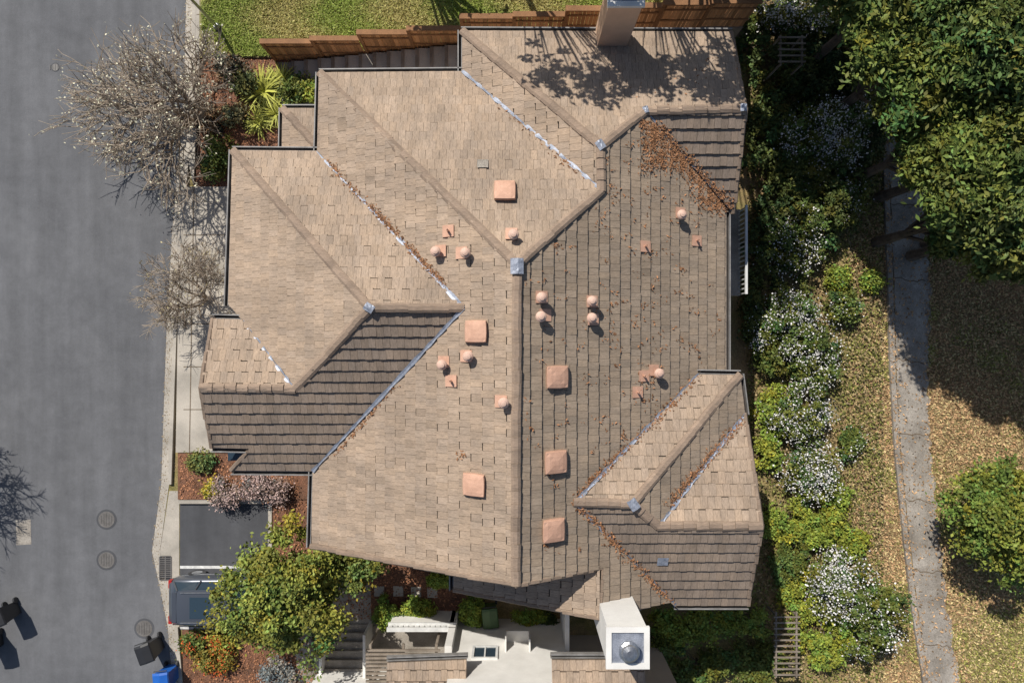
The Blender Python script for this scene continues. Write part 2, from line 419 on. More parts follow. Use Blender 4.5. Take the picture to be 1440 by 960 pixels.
for k,px,py in (('N1',710,268),('W1',669,466),('E1',784,530),('E1',782,649),('E1',779,745),('W1',666,681)): boxvent(k,px,py)
def pipe(k,px,py,h=.42,r=.085,cap=True,fdx=0,fdy=0):
    c=pix(k,px,py,h); x,y=c[0],c[1]; zr=zon(k,x,y)
    s=.16; P=[(x-s+fdx,y-s+fdy),(x+s+fdx,y-s+fdy),(x+s+fdx,y+s+fdy),(x-s+fdx,y+s+fdy)]
    v=[(a,b,zon(k,a,b)+.095) for a,b in P]+[(a,b,zon(k,a,b)-.0) for a,b in P]
    mk('pipe_flashing',v,[(0,1,2,3),(0,4,5,1),(1,5,6,2),(2,6,7,3),(3,7,4,0)],m_salmon,house)
    if cap:
        v,f=lathe((x,y,zr),[(r*1.25,0),(r*1.1,.12),(r*.8,.14),(r*.8,h-.12),(r*1.6,h-.12),(r*1.7,h-.06),(r*1.35,h-.02),(r*.95,h),(r*.9,h+.03),(r*.3,h+.045)],16)
        mk('vent_pipe',v,f,m_cap,house,smooth=False)
    else:
        v,f=lathe((x,y,zr),[(r*.8,0),(r*.5,.1),(r*.45,h),(r*.3,h),(r*.28,h-.05)],12); mk('vent_pipe',v,f,m_salmon,house)
for k,px,py in (('W1',612,353),('W1',654,355),('N1',722,329),('W1',621,513),('W1',658,501),('W1',708,567),('E1',762,418),('E1',761,445),('E1',833,423),('E1',833,447),('E1',960,301),('E1',928,525)):
    pipe(k,px,py,fdx=random.uniform(-.14,.14),fdy=random.uniform(-.03,.1))
for k,px,py in (('W1',629,323),('W1',633,536),('E1',910,345),('E1',983,337),('E1',908,529),('E1',899,552)):
    pipe(k,px,py,.3,.07,False)
for k,px,py in (('N1',679,231),('S6',931,788)):
    c=pix(k,px,py); s=.13; P=[(c[0]-s*1.2,c[1]-s),(c[0]+s*1.2,c[1]-s),(c[0]+s*1.2,c[1]+s),(c[0]-s*1.2,c[1]+s)]
    mk('repair_patch',[(a,b,zon(k,a,b)+.09) for a,b in P],[(0,1,2,3)],m_conc2 if k=='N1' else m_flash,house)
# ---------------------------------------------------------------- leaves helper
def leafmesh(name,C,size,cols,mat,parent=None,up=.5,aspect=1.6):
    N=len(C); C=np.asarray(C,float); size=np.broadcast_to(np.asarray(size,float),(N,))
    nrm=rng.normal(size=(N,3)); nrm[:,2]=np.abs(nrm[:,2])+up; nrm/=np.linalg.norm(nrm,axis=1)[:,None]
    a=rng.normal(size=(N,3)); u=np.cross(nrm,a); u/=np.linalg.norm(u,axis=1)[:,None]; w=np.cross(nrm,u)
    u=u*(size*.5*aspect)[:,None]; w=w*(size*.5)[:,None]
    verts=np.stack([C-u,C-w,C+u,C+w],1).reshape(-1,3)
    me=bpy.data.meshes.new(name); me.vertices.add(4*N); me.vertices.foreach_set('co',verts.ravel())
    me.loops.add(4*N); me.loops.foreach_set('vertex_index',np.arange(4*N,dtype=np.int32))
    me.polygons.add(N); me.polygons.foreach_set('loop_start',np.arange(0,4*N,4,dtype=np.int32))
    me.update(calc_edges=True)
    col=np.ones((4*N,4)); col[:,:3]=np.repeat(np.clip(cols,0,1),4,axis=0)
    at=me.color_attributes.new('Col','FLOAT_COLOR','POINT'); at.data.foreach_set('color',col.ravel())
    me.materials.append(mat); o=bpy.data.objects.new(name,me); return link(o,parent)
def clumps(cx,cy,cz,rx,ry,rz,nc,nl,cr,base,shell=.55,var=.28,hv=.12,flat=.7):
    d=rng.normal(size=(nc,3)); d/=np.linalg.norm(d,axis=1)[:,None]; d[:,2]=np.where(d[:,2]<-.3,-d[:,2],d[:,2])
    r=rng.uniform(shell**3,1,size=nc)**(1/3.)
    ang=np.arctan2(d[:,1],d[:,0]); r=r*(1+.16*np.sin(3*ang+cx)+.12*np.sin(7*ang+cy))
    cc=np.stack([cx+d[:,0]*r*rx,cy+d[:,1]*r*ry,cz+d[:,2]*r*rz],1)
    sz=rng.uniform(.5,1.4,nc)*cr
    L=np.repeat(cc,nl,0)+rng.normal(size=(nc*nl,3))*np.repeat(sz,nl)[:,None]*np.array([.55,.55,.55*flat])
    cb=rng.uniform(1-var,1+var,nc); b=np.repeat(cb,nl)*rng.uniform(.65,1.35,nc*nl)
    h=np.repeat(rng.normal(size=nc)*hv,nl)+rng.normal(size=nc*nl)*hv*.5
    col=np.array(base)[None,:]*b[:,None]; col[:,0]*=(1+h*1.3); col[:,2]*=(1-h)
    return L,np.clip(col,0.005,1),cc
def crown_tree(name,base,cen,r,nc,nl,cr,col,leaf=.14,trunk=.16,flowers=0,fcol=(.8,.78,.74),aspect=1.7,fsp=.7,nb=14,**kw):
    e=empty(name)
    L,c,cc=clumps(*cen,*r,nc,nl,cr,col,**kw)
    keep=L[:,2]>.03
    leafmesh('foliage',L[keep],rng.uniform(.6,1.3,keep.sum())*leaf,c[keep],m_leaf,e,aspect=aspect)
    b=Vector(base); top=Vector(cen); parts=[]
    mid=b.lerp(top,.55)+Vector((random.uniform(-.1,.1),random.uniform(-.1,.1),0))
    parts.append(tube([b,b.lerp(mid,.5),mid,top],[trunk,trunk*.8,trunk*.6,trunk*.25],8))
    for i in range(min(nb,len(cc))):
        q=Vector(cc[i]); s=b.lerp(mid,random.uniform(.6,1)); m=s.lerp(q,.5)+Vector((0,0,-.1))
        parts.append(tube([s,m,q],[trunk*.4,trunk*.25,trunk*.06],5))
    v,f=join(parts); mk('trunk',v,f,m_bark,e)
    if flowers:
        n=len(cc); sel=cc[rng.choice(n,min(n,flowers[0]),replace=False)]
        k=rng.integers(int(flowers[1]*.2),int(flowers[1]*1.6),len(sel))
        P=np.repeat(sel,k,0); P=P+rng.normal(size=P.shape)*cr*fsp; P[:,2]+=cr*.45
        P=P[P[:,2]>.03]
        leafmesh('blossoms',P,rng.uniform(.5,1.4,len(P))*flowers[2],np.array(fcol)[None]*rng.uniform(.6,1.1,(len(P),1)),m_petal,e,aspect=1.1)
    return e
# ---------------------------------------------------------------- GROUND
mk('ground',[(-400,-400,0),(400,-400,0),(400,400,0),(-400,400,0)],[(0,1,2,3)],m_hill)
edge=[(262,-2500),(262,-300),(262,0),(259,130),(251,230),(242,330),(235,450),(231,560),(227,680),(214,775),(226,830),(236,880),(243,960),(246,1300),(246,3500)]
sheet('road',[(-2500,-2500)]+edge+[(-2500,3500)],.006,m_road)
def off(pts,d): return [(a+d,b) for a,b in pts]
def stripz(name,A,B,z0,z1,mat):
    v,f=prism([W(a,b,0) for a,b in A]+[W(a,b,0) for a,b in B[::-1]],z0,z1); return mk(name,v,f,mat)
stripz('gutter_pan',off(edge,0),off(edge,11),-.05,.012,m_conc)
k1=[p for p in edge if p[1]<=680]; k2=[p for p in edge if p[1]>=880]
for kk in (k1,k2): stripz('kerb',off(kk,11.05),off(kk,16),-.05,.13,m_conc)
stripz('pavement',off(k1[:5],16.1),[(285,-2500),(285,-300),(285,0),(281,130),(274,262)],-.05,.126,m_conc)
slab('pavement',[(258,262.5),(322,262.5),(325,425),(400,450),(400,636),(247,636),(250,450),(256,330)],-.05,.122,m_conc)
slab('driveway_apron',[(238,690),(252,690),(252,885),(247,880),(237,830),(225,775)],-.05,.016,m_conc)
for y in (330,395,455,515,575):
    sheet('pavement_joint',[(258,y),(330,y),(330,y+1.2),(258,y+1.2)],.126,m_soil)
for y in (-40,20,80,140,200): sheet('pavement_joint',[(278,y),(283,y),(283,y+1.2),(276,y+1.2)],.131,m_soil)
sheet('pavement_joint',[(272,264),(273.3,264),(267,636),(265.7,636)],.1265,m_soil)
slab('planting_bed',[(285.5,70),(470,70),(470,262),(275,262),(281.5,130)],-.05,.1,m_mulch)
slab('planting_bed',[(250,637),(450,637),(450,702),(250,702)],-.05,.1,m_mulch)
slab('planting_bed',[(383,703),(660,703),(660,868),(383,880)],-.05,.085,m_mulch)
slab('planting_bed',[(256,886),(450,886),(450,1100),(262,1100)],-.05,.09,m_mulch)
slab('kerb',[(250,703),(381,703),(381,708),(250,708)],-.05,.13,m_conc)
slab('kerb',[(377,708.3),(382,708.3),(382,880),(377,880)],-.05,.127,m_conc)
sheet('parking_bay',[(253,708),(377,708),(377,885),(253,885)],.012,m_stall)
sheet('parking_line',[(253,795),(377,795),(377,799),(253,799)],.017,m_paint)
sheet('parking_line',[(253,881),(377,881),(377,884),(253,884)],.017,m_paint)
slab('footpath',[(450,872),(660,869),(660,1000),(450,1000)],-.05,.1,m_conc2)
slab('footpath',[(410,880),(449,880),(449,1000),(425,1000)],-.05,.105,m_conc2)
slab('footpath',[(500,752),(520,752),(522,871),(468,871),(470,800)],-.05,.098,m_conc2)
for (x,y) in ((540,858),(533,831),(560,831),(585,832),(608,833)):
    slab('stepping_stone',[(x-7,y-7),(x+7,y-7),(x+7,y+7),(x-7,y+7)],0,.115,m_conc)
Lp=[(1236,-200),(1238,150),(1241,270),(1246,400),(1249,520),(1256,640),(1268,760),(1280,860),(1296,960),(1330,1300)]
Rp=[(1290,-200),(1292,150),(1300,270),(1308,400),(1305,520),(1309,640),(1322,760),(1334,860),(1348,960),(1385,1300)]
def dens(L,n=14):
    o=[]
    for i in range(len(L)-1):
        for k in range(n):
            t=k/n; o.append((L[i][0]*(1-t)+L[i+1][0]*t,L[i][1]*(1-t)+L[i+1][1]*t))
    return o+[L[-1]]
jl=[(a+random.uniform(-1.5,1.5),b) for a,b in dens(Lp)]; jr=[(a+random.uniform(-4.5,3.5),b) for a,b in dens(Rp)]
stripz('hillside_path',off(jl,10),jr,-.05,.05,m_conc2)
stripz('path_kerb',off(dens(Lp),0),off(dens(Lp),7),-.05,.16,m_conc2)
for y in (285,390,505,607,700,800,905):
    x=np.interp(y,[p[1] for p in Lp],[p[0] for p in Lp]); xs=np.linspace(x+10,x+56,9); ys=[y+random.uniform(-3,3)+k*.6 for k in range(9)]
    P=[(a,b) for a,b in zip(xs,ys)]+[(a,b+1.4) for a,b in list(zip(xs,ys))[::-1]]
    sheet('path_crack',P,.055,m_soil)
def manhole(px,py,r=.32):
    c=W(px,py,0)
    e=empty('manhole_cover')
    v,f=lathe((c[0],c[1],.008),[(r*1.25,0),(r*1.25,.003)],28); mk('collar',v,f,m_stall,e)
    v,f=lathe((c[0],c[1],.008),[(r,0),(r,.009),(r*.9,.009),(r*.88,.006)],28); mk('lid',v,f,m_iron2,e)
    parts=[obox((c[0]+i*.1,c[1]),.03,math.sqrt(max(.01,(r*.8)**2-(i*.1)**2))*2,.015,.02) for i in range(-2,3)]
    v,f=join(parts); mk('lid_ribs',v,f,m_iron,e)
for p in ((150,730),(150,787),(203,883)): manhole(*p)
manhole(78,95,.14)
def drain(px,py,w,h):
    e=empty('storm_drain'); a=W(px-w/2,py-h/2,0);b=W(px+w/2,py+h/2,0); x0,x1=a[0],b[0];y0,y1=b[1],a[1]
    v,f=box(x0,x1,y0,y1,.012,.02); mk('pit',v,f,m_black,e)
    parts=[box(x0-.04,x0,y0,y1,.012,.035),box(x1,x1+.04,y0,y1,.012,.035),box(x0,x1,y0-.04,y0,.012,.034),box(x0,x1,y1,y1+.04,.012,.034)]
    n=int((y1-y0)/.075)
    parts+=[box(x0,x1,y0+i*.075,y0+i*.075+.03,.02,.032) for i in range(1,n)]+[box((x0+x1)/2-.02,(x0+x1)/2+.02,y0,y1,.02,.033)]
    v,f=join(parts); mk('grate',v,f,m_iron2,e)
drain(233,798,15,32); drain(240,124,13,24)
sheet('road_patch',[(22,731),(43,730),(44,765),(23,766)],.011,m_conc2)
# ---------------------------------------------------------------- fence + stairs + lawn
xs=np.linspace(-12.3,8,60); ys=np.linspace(11.15,40,50)
def lz(x): return float(np.interp(x,[-12.3,-9,-6,-2,1,5,8],[.13,.2,.7,1.5,2.2,2.7,3.0]))
v=[(x,y,lz(x)+.03*math.sin(x*2)*math.cos(y)) for y in ys for x in xs]; n=len(xs)
f=[(j*n+i,j*n+i+1,(j+1)*n+i+1,(j+1)*n+i) for j in range(len(ys)-1) for i in range(n-1)]
mk('lawn',v,f,m_grass)
N=70000; P=np.zeros((N,3)); P[:,0]=rng.uniform(-12.2,7,N); P[:,1]=rng.uniform(11.2,14.0,N); P[:,2]=np.interp(P[:,0],[-12.3,-9,-6,-2,1,5,8],[.13,.2,.7,1.5,2.2,2.7,3.0])+.05
pn=np.clip(np.sin(P[:,0]*1.3+np.sin(P[:,1]*2.1))*.5+.5+rng.normal(size=N)*.25,0,1)
cg=np.array([.23,.3,.05])[None]*(1-pn[:,None])+np.array([.42,.36,.13])[None]*pn[:,None]
leafmesh('lawn_grass',P,rng.uniform(.03,.07,N),cg*rng.uniform(.6,1.3,(N,1)),m_leaf,up=.6,aspect=2)
fen=empty('wooden_fence')
tops=[(367,437,1.7),(437,503,1.95),(503,573,2.45),(573,648,2.75),(648,723,3.65),(723,798,3.8),(798,866,4.2),(866,935,4.4),(935,1003,4.6),(1003,1070,4.7)]
fy=11.1
for i,(a,b,zt) in enumerate(tops):
    x0=(a-720)*(27-zt)/960; x1=(b-720)*(27-zt)/960
    nb_=12; parts=[]; pc=[]
    for k in range(nb_):
        xa=x0+(x1-x0)*k/nb_; xb=x0+(x1-x0)*(k+1)/nb_-.014
        parts.append(box(xa,xb,fy-.01-random.uniform(0,.015),fy+.02,max(0,zt-1.75),zt-.03))
        bb=random.uniform(.6,1.25); pc+=[(.48*bb,.26*bb,.13*bb)]*6
    v,f=join(parts); mk('boards',v,f,m_litter,fen,pc)
    v,f=join([box(x0-.05,x1+.05,fy-.08,fy+.1,zt-.03,zt+.03),box(x0-.06,x0+.06,fy-.06,fy+.08,0,zt-.035),box(x0+.07,x1,fy-.05,fy-.03,zt-1.2,zt-1.1),box(x0+.07,x1,fy-.05,fy-.03,zt-.45,zt-.36)]); mk('posts_and_rails',v,f,m_wood,fen)
    if zt-1.75>.1:
        v,f=box(x0,x1,fy-.05,fy+.03,0,zt-1.76); mk('retaining_board',v,f,m_woodg,fen)
st=empty('garden_stairs')
for i in range(14):
    x0=-9.2+i*.56; v,f=box(x0,x0+.55,8.6,fy-.12,0,.12+i*.13); mk('step',v,f,m_conc,st)
    v,f=box(x0-.02,x0+.1,8.6,fy-.13,.12+i*.13,.15+i*.13); mk('tread_edge',v,f,m_woodg,st)
slab('side_yard',[(652,0),(1075,0),(1075,90),(652,90)],-.02,.06,m_soil)
# ---------------------------------------------------------------- neighbour building (south)
nb=empty('white_stucco_house')
def nbx(x0,x1,y0,y1,z0,z1,m,n='wall'):
    v,f=box(x0,x1,y0,y1,z0,z1); mk(n,v,f,m,nb)
nbx(-2.1,1.9,-15,-10.95,0,5.6,m_white)
nbx(1.9,5.6,-15,-11.6,0,5.2,m_stucco)
nbx(-7.4,-2.1,-15,-12.6,0,4.2,m_white)
nbx(-2.35,-2.1,-11.4,-10.6,0,3.2,m_white,'buttress')
nbx(1.9,2.05,-11.5,-9.3,0,2.6,m_white,'buttress')
window(-.95,-10.95,2.6,3.4,.75,1,1,nb)
v,f=join([box(-.2,.6,-10.95,-10.55,2.0,2.1),box(-.25,-.2,-10.95,-10.5,2.0,2.9),box(.6,.65,-10.95,-10.5,2.0,2.9)]); mk('wall_niche',v,f,m_white,nb)
def extraroof(k,d,pts):
    for i,p in enumerate(pts): V[k+str(i)]=p
    FACES[k]=(d,[k+str(i) for i in range(len(pts))]); PL[k]=fit(d,FACES[k][1]); tiles(k)
hh=house; house=nb
extraroof('NB1','N',[W(545,930,4.6),W(656,926,4.6),(W(656,926,4.6)[0],-14.5,6.0),(W(545,930,4.6)[0],-14.5,6.0)])
extraroof('NB2','N',[W(776,926,5.6),W(905,926,5.6),(W(905,926,5.6)[0],-13.5,7.2),(W(776,926,5.6)[0],-13.5,7.2)])
gutter(V['NB10'],V['NB11'],Nd); gutter(V['NB20'],V['NB21'],Nd)
house=hh
gw=empty('garden_wall')
v,f=join([box(-4.6,-2.2,-10.75,-10.6,0,1.3),box(-2.35,-2.2,-12.4,-10.76,0,1.3)]); mk('wall',v,f,m_white,gw)
v,f=join([box(-4.65,-2.1,-10.8,-10.55,1.3,1.38)]+[box(-4.6+i*.2,-4.48+i*.2,-10.72,-10.63,1.38,1.62) for i in range(12)]+[box(-4.65,-2.1,-10.76,-10.6,1.62,1.68)]); mk('coping',v,f,m_frame,gw)
pg=empty('wooden_pergola')
v,f=join([box(-5.3,-2.6,-11.5+i*.14,-11.43+i*.14,2.2,2.28) for i in range(-8,3)]+[box(x,x+.09,-12.7,-11.0,2.08,2.19) for x in (-5.2,-4.0,-2.8)]+[box(x,x+.09,y,y+.09,0,2.08) for x in (-5.2,-2.8) for y in (-12.6,-11.1)]); mk('slats',v,f,m_woodg,pg)
ex=empty('exterior_staircase')
v,f=join([box(-7.2+.0,-5.6,-11.4-i*.28,-11.12-i*.28,0,.15+i*.15) for i in range(6)]); mk('steps',v,f,m_conc2,ex)
v,f=join([box(-5.6,-5.5,-13,-11,0,1.4),box(-7.3,-7.2,-13,-11,0,1.2)]); mk('stringers',v,f,m_white,ex)
for (px,py,h0) in ((1112,72,1.3),(1105,905,0)):
    e=empty('wooden_trellis'); c=W(px,py,h0+.9); L=1.25 if py>500 else .55
    v,f=join([box(c[0]-.42,c[0]-.36,c[1]-L,c[1]+L,h0+.9,h0+.97),box(c[0]+.36,c[0]+.42,c[1]-L,c[1]+L,h0+.9,h0+.97)]+[box(c[0]-.5,c[0]+.5,c[1]-L+.1+i*.22,c[1]-L+.15+i*.22,h0+.97,h0+1.02) for i in range(int(L*2/.22))]+[box(c[0]+sx*.39-.03,c[0]+sx*.39+.03,c[1]+sy*L*.9-.03,c[1]+sy*L*.9+.03,0,h0+.9) for sx in (-1,1) for sy in (-1,1)])
    mk('lattice',v,f,m_woodg,e)
# ---------------------------------------------------------------- car
m_carp,_n,_b=nmat('car_paint'); _b.inputs['Base Color'].default_value=(.085,.095,.115,1); _b.inputs['Metallic'].default_value=.35; _b.inputs['Roughness'].default_value=.3; _b.inputs['Coat Weight'].default_value=.8
m_red=M('tail_lamp',(.4,.02,.015),(.35,.02,.015),bs=0,rough=.3,finec=.05)
def car(x0,yc,name='parked_car'):
    e=empty(name)
    st=[(0,.42,.80,.62),(.06,.34,.93,.80),(.3,.28,1.0,.9),(1.0,.25,1.02,.93),(2.2,.25,1.0,.93),(3.3,.26,.98,.92),(3.9,.28,.92,.9),(4.35,.32,.8,.8),(4.55,.38,.62,.6)]
    v=[];f=[]
    for (x,zb,zt,w) in st:
        m=(zb+zt)/2
        ring=[(-w*.93,zb),(-w,zb+.12),(-w*1.01,m),(-w*.97,zt-.08),(-w*.88,zt),(-w*.4,zt+.02),(w*.4,zt+.02),(w*.88,zt),(w*.97,zt-.08),(w*1.01,m),(w,zb+.12),(w*.93,zb)]
        for a,z in ring: v.append((x0+x,yc+a,z))
    n=12
    for i in range(len(st)-1):
        for k in range(n): f.append((i*n+k,(i+1)*n+k,(i+1)*n+(k+1)%n,i*n+(k+1)%n))
    f.append(tuple(range(n))); f.append(tuple(range(len(st)*n-1,(len(st)-1)*n-1,-1)))
    mk('body',v,f,m_carp,e,smooth=True)
    lo=[(.28,.80),(1.2,.82),(2.4,.82),(3.35,.76)]; hi=[(.62,.60),(1.2,.64),(2.0,.64),(2.55,.60)]
    v=[];f=[]
    for (x,w),(X,Wd_) in zip(lo,hi): v+=[(x0+x,yc-w,1.0),(x0+X,yc-Wd_,1.44),(x0+X,yc+Wd_,1.44),(x0+x,yc+w,1.0)]
    for i in range(3): 
        k=i*4; f+=[(k,k+4,k+5,k+1),(k+1,k+5,k+6,k+2),(k+2,k+6,k+7,k+3)]
    f+=[(0,1,2,3),(15,14,13,12)]; mk('windows',v,f,m_glass,e)
    v=[];f=[]
    for X,w,z in ((.5,.58,1.42),(.62,.62,1.455),(1.2,.66,1.475),(2.0,.66,1.475),(2.55,.61,1.452)):
        for a in (-1,-.8,0,.8,1): v.append((x0+X,yc+a*w,z-(.02 if abs(a)==1 else 0)+(.012 if a==0 else 0)))
    for i in range(4):
        for k in range(4): q=i*5+k; f.append((q,q+5,q+6,q+1))
    mk('roof',v,f,m_carp,e,smooth=True)
    pil=[]
    for s in (-1,1):
        for (xa,wa,xb,wb) in ((.26,.8,.62,.6),(1.3,.83,1.3,.65),(2.3,.83,2.15,.65),(3.35,.77,2.55,.61)):
            pil.append(tube([(x0+xa,yc+s*wa,1.0),(x0+xb,yc+s*wb,1.45)],[.04,.035],6))
    v,f=join(pil); mk('pillars',v,f,m_carp,e)
    for s in (-1,1):
        for X in (.85,3.65):
            v,f=tube([(x0+X,yc+s*.72,.33),(x0+X,yc+s*.93,.33)],[.33,.33],20); mk('tyre',v,f,m_black,e)
            v,f=tube([(x0+X,yc+s*.9,.33),(x0+X,yc+s*.94,.33)],[.2,.2],12); mk('rim',v,f,m_steel,e)
        v,f=obox((x0+.08,yc+s*.68),.12,.3,.74,.92); mk('tail_lamp',v,f,m_red,e)
        v,f=obox((x0+2.95,yc+s*1.02),.14,.2,.98,1.1,.1*s); mk('mirror',v,f,m_carp,e)
        v,f=tube([(x0+.75,yc+s*.56,1.5),(x0+2.2,yc+s*.56,1.5)],[.018,.018],6); mk('roof_rail',v,f,m_steel,e)
    v,f=obox((x0+.02,yc),.05,.5,.6,.74); mk('plate',v,f,m_frame,e)
    v,f=obox((x0+.03,yc),.16,1.5,.4,.52); mk('bumper',v,f,m_black,e)
    v,f=obox((x0+.5,yc),.16,1.1,1.43,1.46); mk('spoiler',v,f,m_carp,e)
    v,f=obox((x0+1.5,yc),.8,.8,1.488,1.496); mk('sunroof',v,f,m_glass,e)
car(-13.15,-9.95)
# ---------------------------------------------------------------- bins
def bin_(name,px,py,mat,ang=0):
    e=empty(name); c=W(px,py,.5); ca,sa=math.cos(ang),math.sin(ang)
    def T(x,y,z): return (c[0]+x*ca-y*sa,c[1]+x*sa+y*ca,z)
    v=[T(*p) for p in ((-.22,-.25,.05),(.22,-.25,.05),(.22,.25,.05),(-.22,.25,.05),(-.29,-.33,1.0),(.29,-.33,1.0),(.29,.33,1.0),(-.29,.33,1.0))]
    mk('body',v,[(3,2,1,0),(0,1,5,4),(1,2,6,5),(2,3,7,6),(3,0,4,7),(4,5,6,7)],mat,e)
    g=[]
    for (x,h) in ((-.31,1.01),(-.28,1.06),(0,1.1),(.28,1.06),(.31,1.01)):
        for y in (-.36,-.3,.3,.38): g.append(T(x,y,h-(.03 if abs(y)>.33 else 0)))
    f=[(i*4+k,(i+1)*4+k,(i+1)*4+k+1,i*4+k+1) for i in range(4) for k in range(3)]; mk('lid',g,f,mat,e)
    v,f=tube([T(-.25,.43,1.0),T(.25,.43,1.0)],[.02,.02],8); mk('handle',v,f,m_black,e)
    for s in (-1,1):
        v,f=tube([T(s*.2,.3,.12),T(s*.27,.3,.12)],[.12,.12],12); mk('wheel',v,f,m_black,e)
bin_('recycling_bin',236,950,m_blue,.1); bin_('trash_bin',213,911,m_black,.35); bin_('trash_bin',8,862,m_black,.4); bin_('trash_bin',-16,905,m_black,.2)
bin_('garden_waste_bin',690,862,m_greenp,.1)
e=empty('street_lamp'); b=W(309,42,0)
v,f=join([tube([b,(b[0],b[1],4.0)],[.07,.04],10),lathe((b[0],b[1],0),[(.14,0),(.14,.3),(.08,.4)],12)]); mk('pole',v,f,m_steel,e)
v,f=lathe((b[0],b[1],0),[(.05,3.95),(.14,4.0),(.19,4.25),(.21,4.28),(.12,4.4),(.03,4.46)],16); mk('lantern',v,f,m_cap,e)
# ---------------------------------------------------------------- VEGETATION
def baretree(name,base,dir0,L0,r0,depth,spread,buds=0,budc=(.6,.58,.35),nch=3,stems=1,bsz=.06,zk=.05,dec=(.62,.88),rmin=.011):
    e=empty(name); parts=[]; tips=[]
    def g(p,d,L,r,k):
        q=p; pts=[p]; dd=d.copy()
        for s in range(2):
            dd=(dd+Vector((random.gauss(0,.16),random.gauss(0,.16),random.gauss(0,.08)))).normalized(); q=q+dd*L/2; pts.append(q)
        rr=max(r,rmin)
        parts.append(tube(pts,[rr,rr*.85,max(rr*.65,rmin*.6)],5 if k>3 else 3,False))
        if k<=2: tips.append(q); tips.append(pts[1])
        if k==0: return
        for c in range(nch if k>1 else nch+1):
            a=Vector((random.gauss(0,1),random.gauss(0,1),random.gauss(0,.7))); a=(a-a.dot(dd)*dd).normalized()
            nd=(dd+a*random.uniform(.45,1.0)*spread+Vector((0,0,zk))).normalized()
            st=pts[1].lerp(pts[2],random.uniform(0,1)) if c else pts[2]
            g(st,nd,L*random.uniform(*dec),r*.64,k-1)
    for s in range(stems):
        t=6.283*s/max(1,stems)+random.uniform(-.4,.4)
        d=Vector(dir0)+Vector((math.cos(t),math.sin(t),0))*(.6 if stems>1 else 0.0); g(Vector(base),d.normalized(),L0,r0,depth)
    v,f=join(parts); mk('branches',v,f,m_twig,e)
    if buds:
        T=np.array([tuple(t) for t in tips]); P=T[rng.integers(0,len(T),buds)]+rng.normal(size=(buds,3))*.07
        leafmesh('buds',P,rng.uniform(.5,1.4,buds)*bsz,np.array(budc)[None]*rng.uniform(.6,1.2,(buds,1)),m_petal,e)
baretree('flowering_street_tree',(-12.4,8.6,.1),(-.0,.05,.9),1.4,.12,5,1.15,1800,(.72,.68,.5),3,5,.055,.0,(.7,.95),.013)
baretree('bare_shrub_tree',W(292,420,.12),(-.2,0,.9),.85,.05,5,1.1,400,(.42,.36,.2),3,5,.045,.0,(.66,.92),.01)
baretree('bare_street_tree',(-23.2,-3.2,0),(0,0,1),1.6,.14,6,1.0,500,(.5,.5,.3),3,3)
G1=(.12,.155,.033); G2=(.09,.125,.03)
def bigtree(x,y,zc,r,n=300,nl=120,col=G1,name='evergreen_tree',leaf=.09,rz=None):
    crown_tree(name,(x*.98,y*.98,0),(x,y,zc),(r,r,rz or r*.75),n,nl,r*.17,col,leaf,.22,shell=.45,var=.38,aspect=2.4)
def WP(px,py,z): return W(px,py,z)[:2]
for px,py,z,r in ((1300,70,6.0,2.2),(1395,215,6.0,2.4),(1330,190,5.5,1.7),(1440,40,7,2.6),(1255,-20,6,1.8),(1345,310,4.5,1.1),(1420,330,5,1.4),(1480,300,6,2.2),(1390,-60,6.5,2.6)):
    x,y=WP(px,py,z); bigtree(x,y,z,r,col=random.choice((G1,(.1,.135,.033),(.14,.165,.04))))
# off-frame trees that shade the yard and roof
crown_tree('oak_tree',(-.4,14.5,2.2),(-.1,11.7,11.2),(2.3,1.3,1.3),60,34,.3,G2,.12,.13,shell=.1,nb=26)
crown_tree('oak_tree',(4.4,14.8,2.6),(3.2,11.6,11.2),(2.2,1.5,1.3),70,34,.3,G2,.12,.13,shell=.1,nb=26)
crown_tree('oak_tree',(7.2,15.2,0),(5.0,11.2,10.6),(1.7,1.9,1.3),55,34,.3,G2,.12,.13,shell=.1,nb=22)
crown_tree('oak_tree',(-4.5,16,1.2),(-3.4,14.2,5.5),(2.0,.9,1.2),60,90,.4,G2,.13,.2)
bigtree(7.6,15.6,9.5,2.3,160,90,G2,'oak_tree',.14); bigtree(10.2,16.5,8.5,2.6,170,90,G2,'oak_tree',.14); bigtree(8.6,12.6,7.5,1.6,90,80,G2,'oak_tree',.13)
bigtree(21.5,2.5,6,2.4,90,80,G2,'oak_tree',.14); bigtree(22.5,-3.5,5,2.0,80,80,G2,'oak_tree',.14)
crown_tree('round_tree',W(1412,722,0),(*WP(1412,722,2.4),2.3),(1.75,2.1,1.6),150,120,.34,(.17,.2,.035),.09,.14)
crown_tree('yard_tree',W(405,850,0),(*WP(400,835,2.6),2.5),(2.25,2.2,1.6),190,130,.34,(.2,.22,.042),.085,.13,shell=.3,var=.35)
crown_tree('yard_tree',W(495,790,0),(*WP(500,795,1.8),1.7),(1.0,.65,.9),45,110,.28,(.15,.18,.04),.085,.07)
def shrub(name,px,py,rx,ry,h,col,leaf=.09,flowers=0,nc=None,nl=70,fcol=(.8,.78,.76),cr=None,z0=0,**kw):
    a=W(px,py,h*.6); s=(27-h*.6)/960
    rx*=s;ry*=s; nc=nc or int(24+rx*ry*30); cr=cr or .2
    return crown_tree(name,(a[0],a[1],z0),(a[0],a[1],h*.45+z0),(rx,ry,h*.5),nc,nl,cr,col,leaf,.04,flowers,fcol,shell=.2,**kw)
DK=(.06,.085,.024); MD=(.11,.14,.03); BR=(.23,.27,.04)
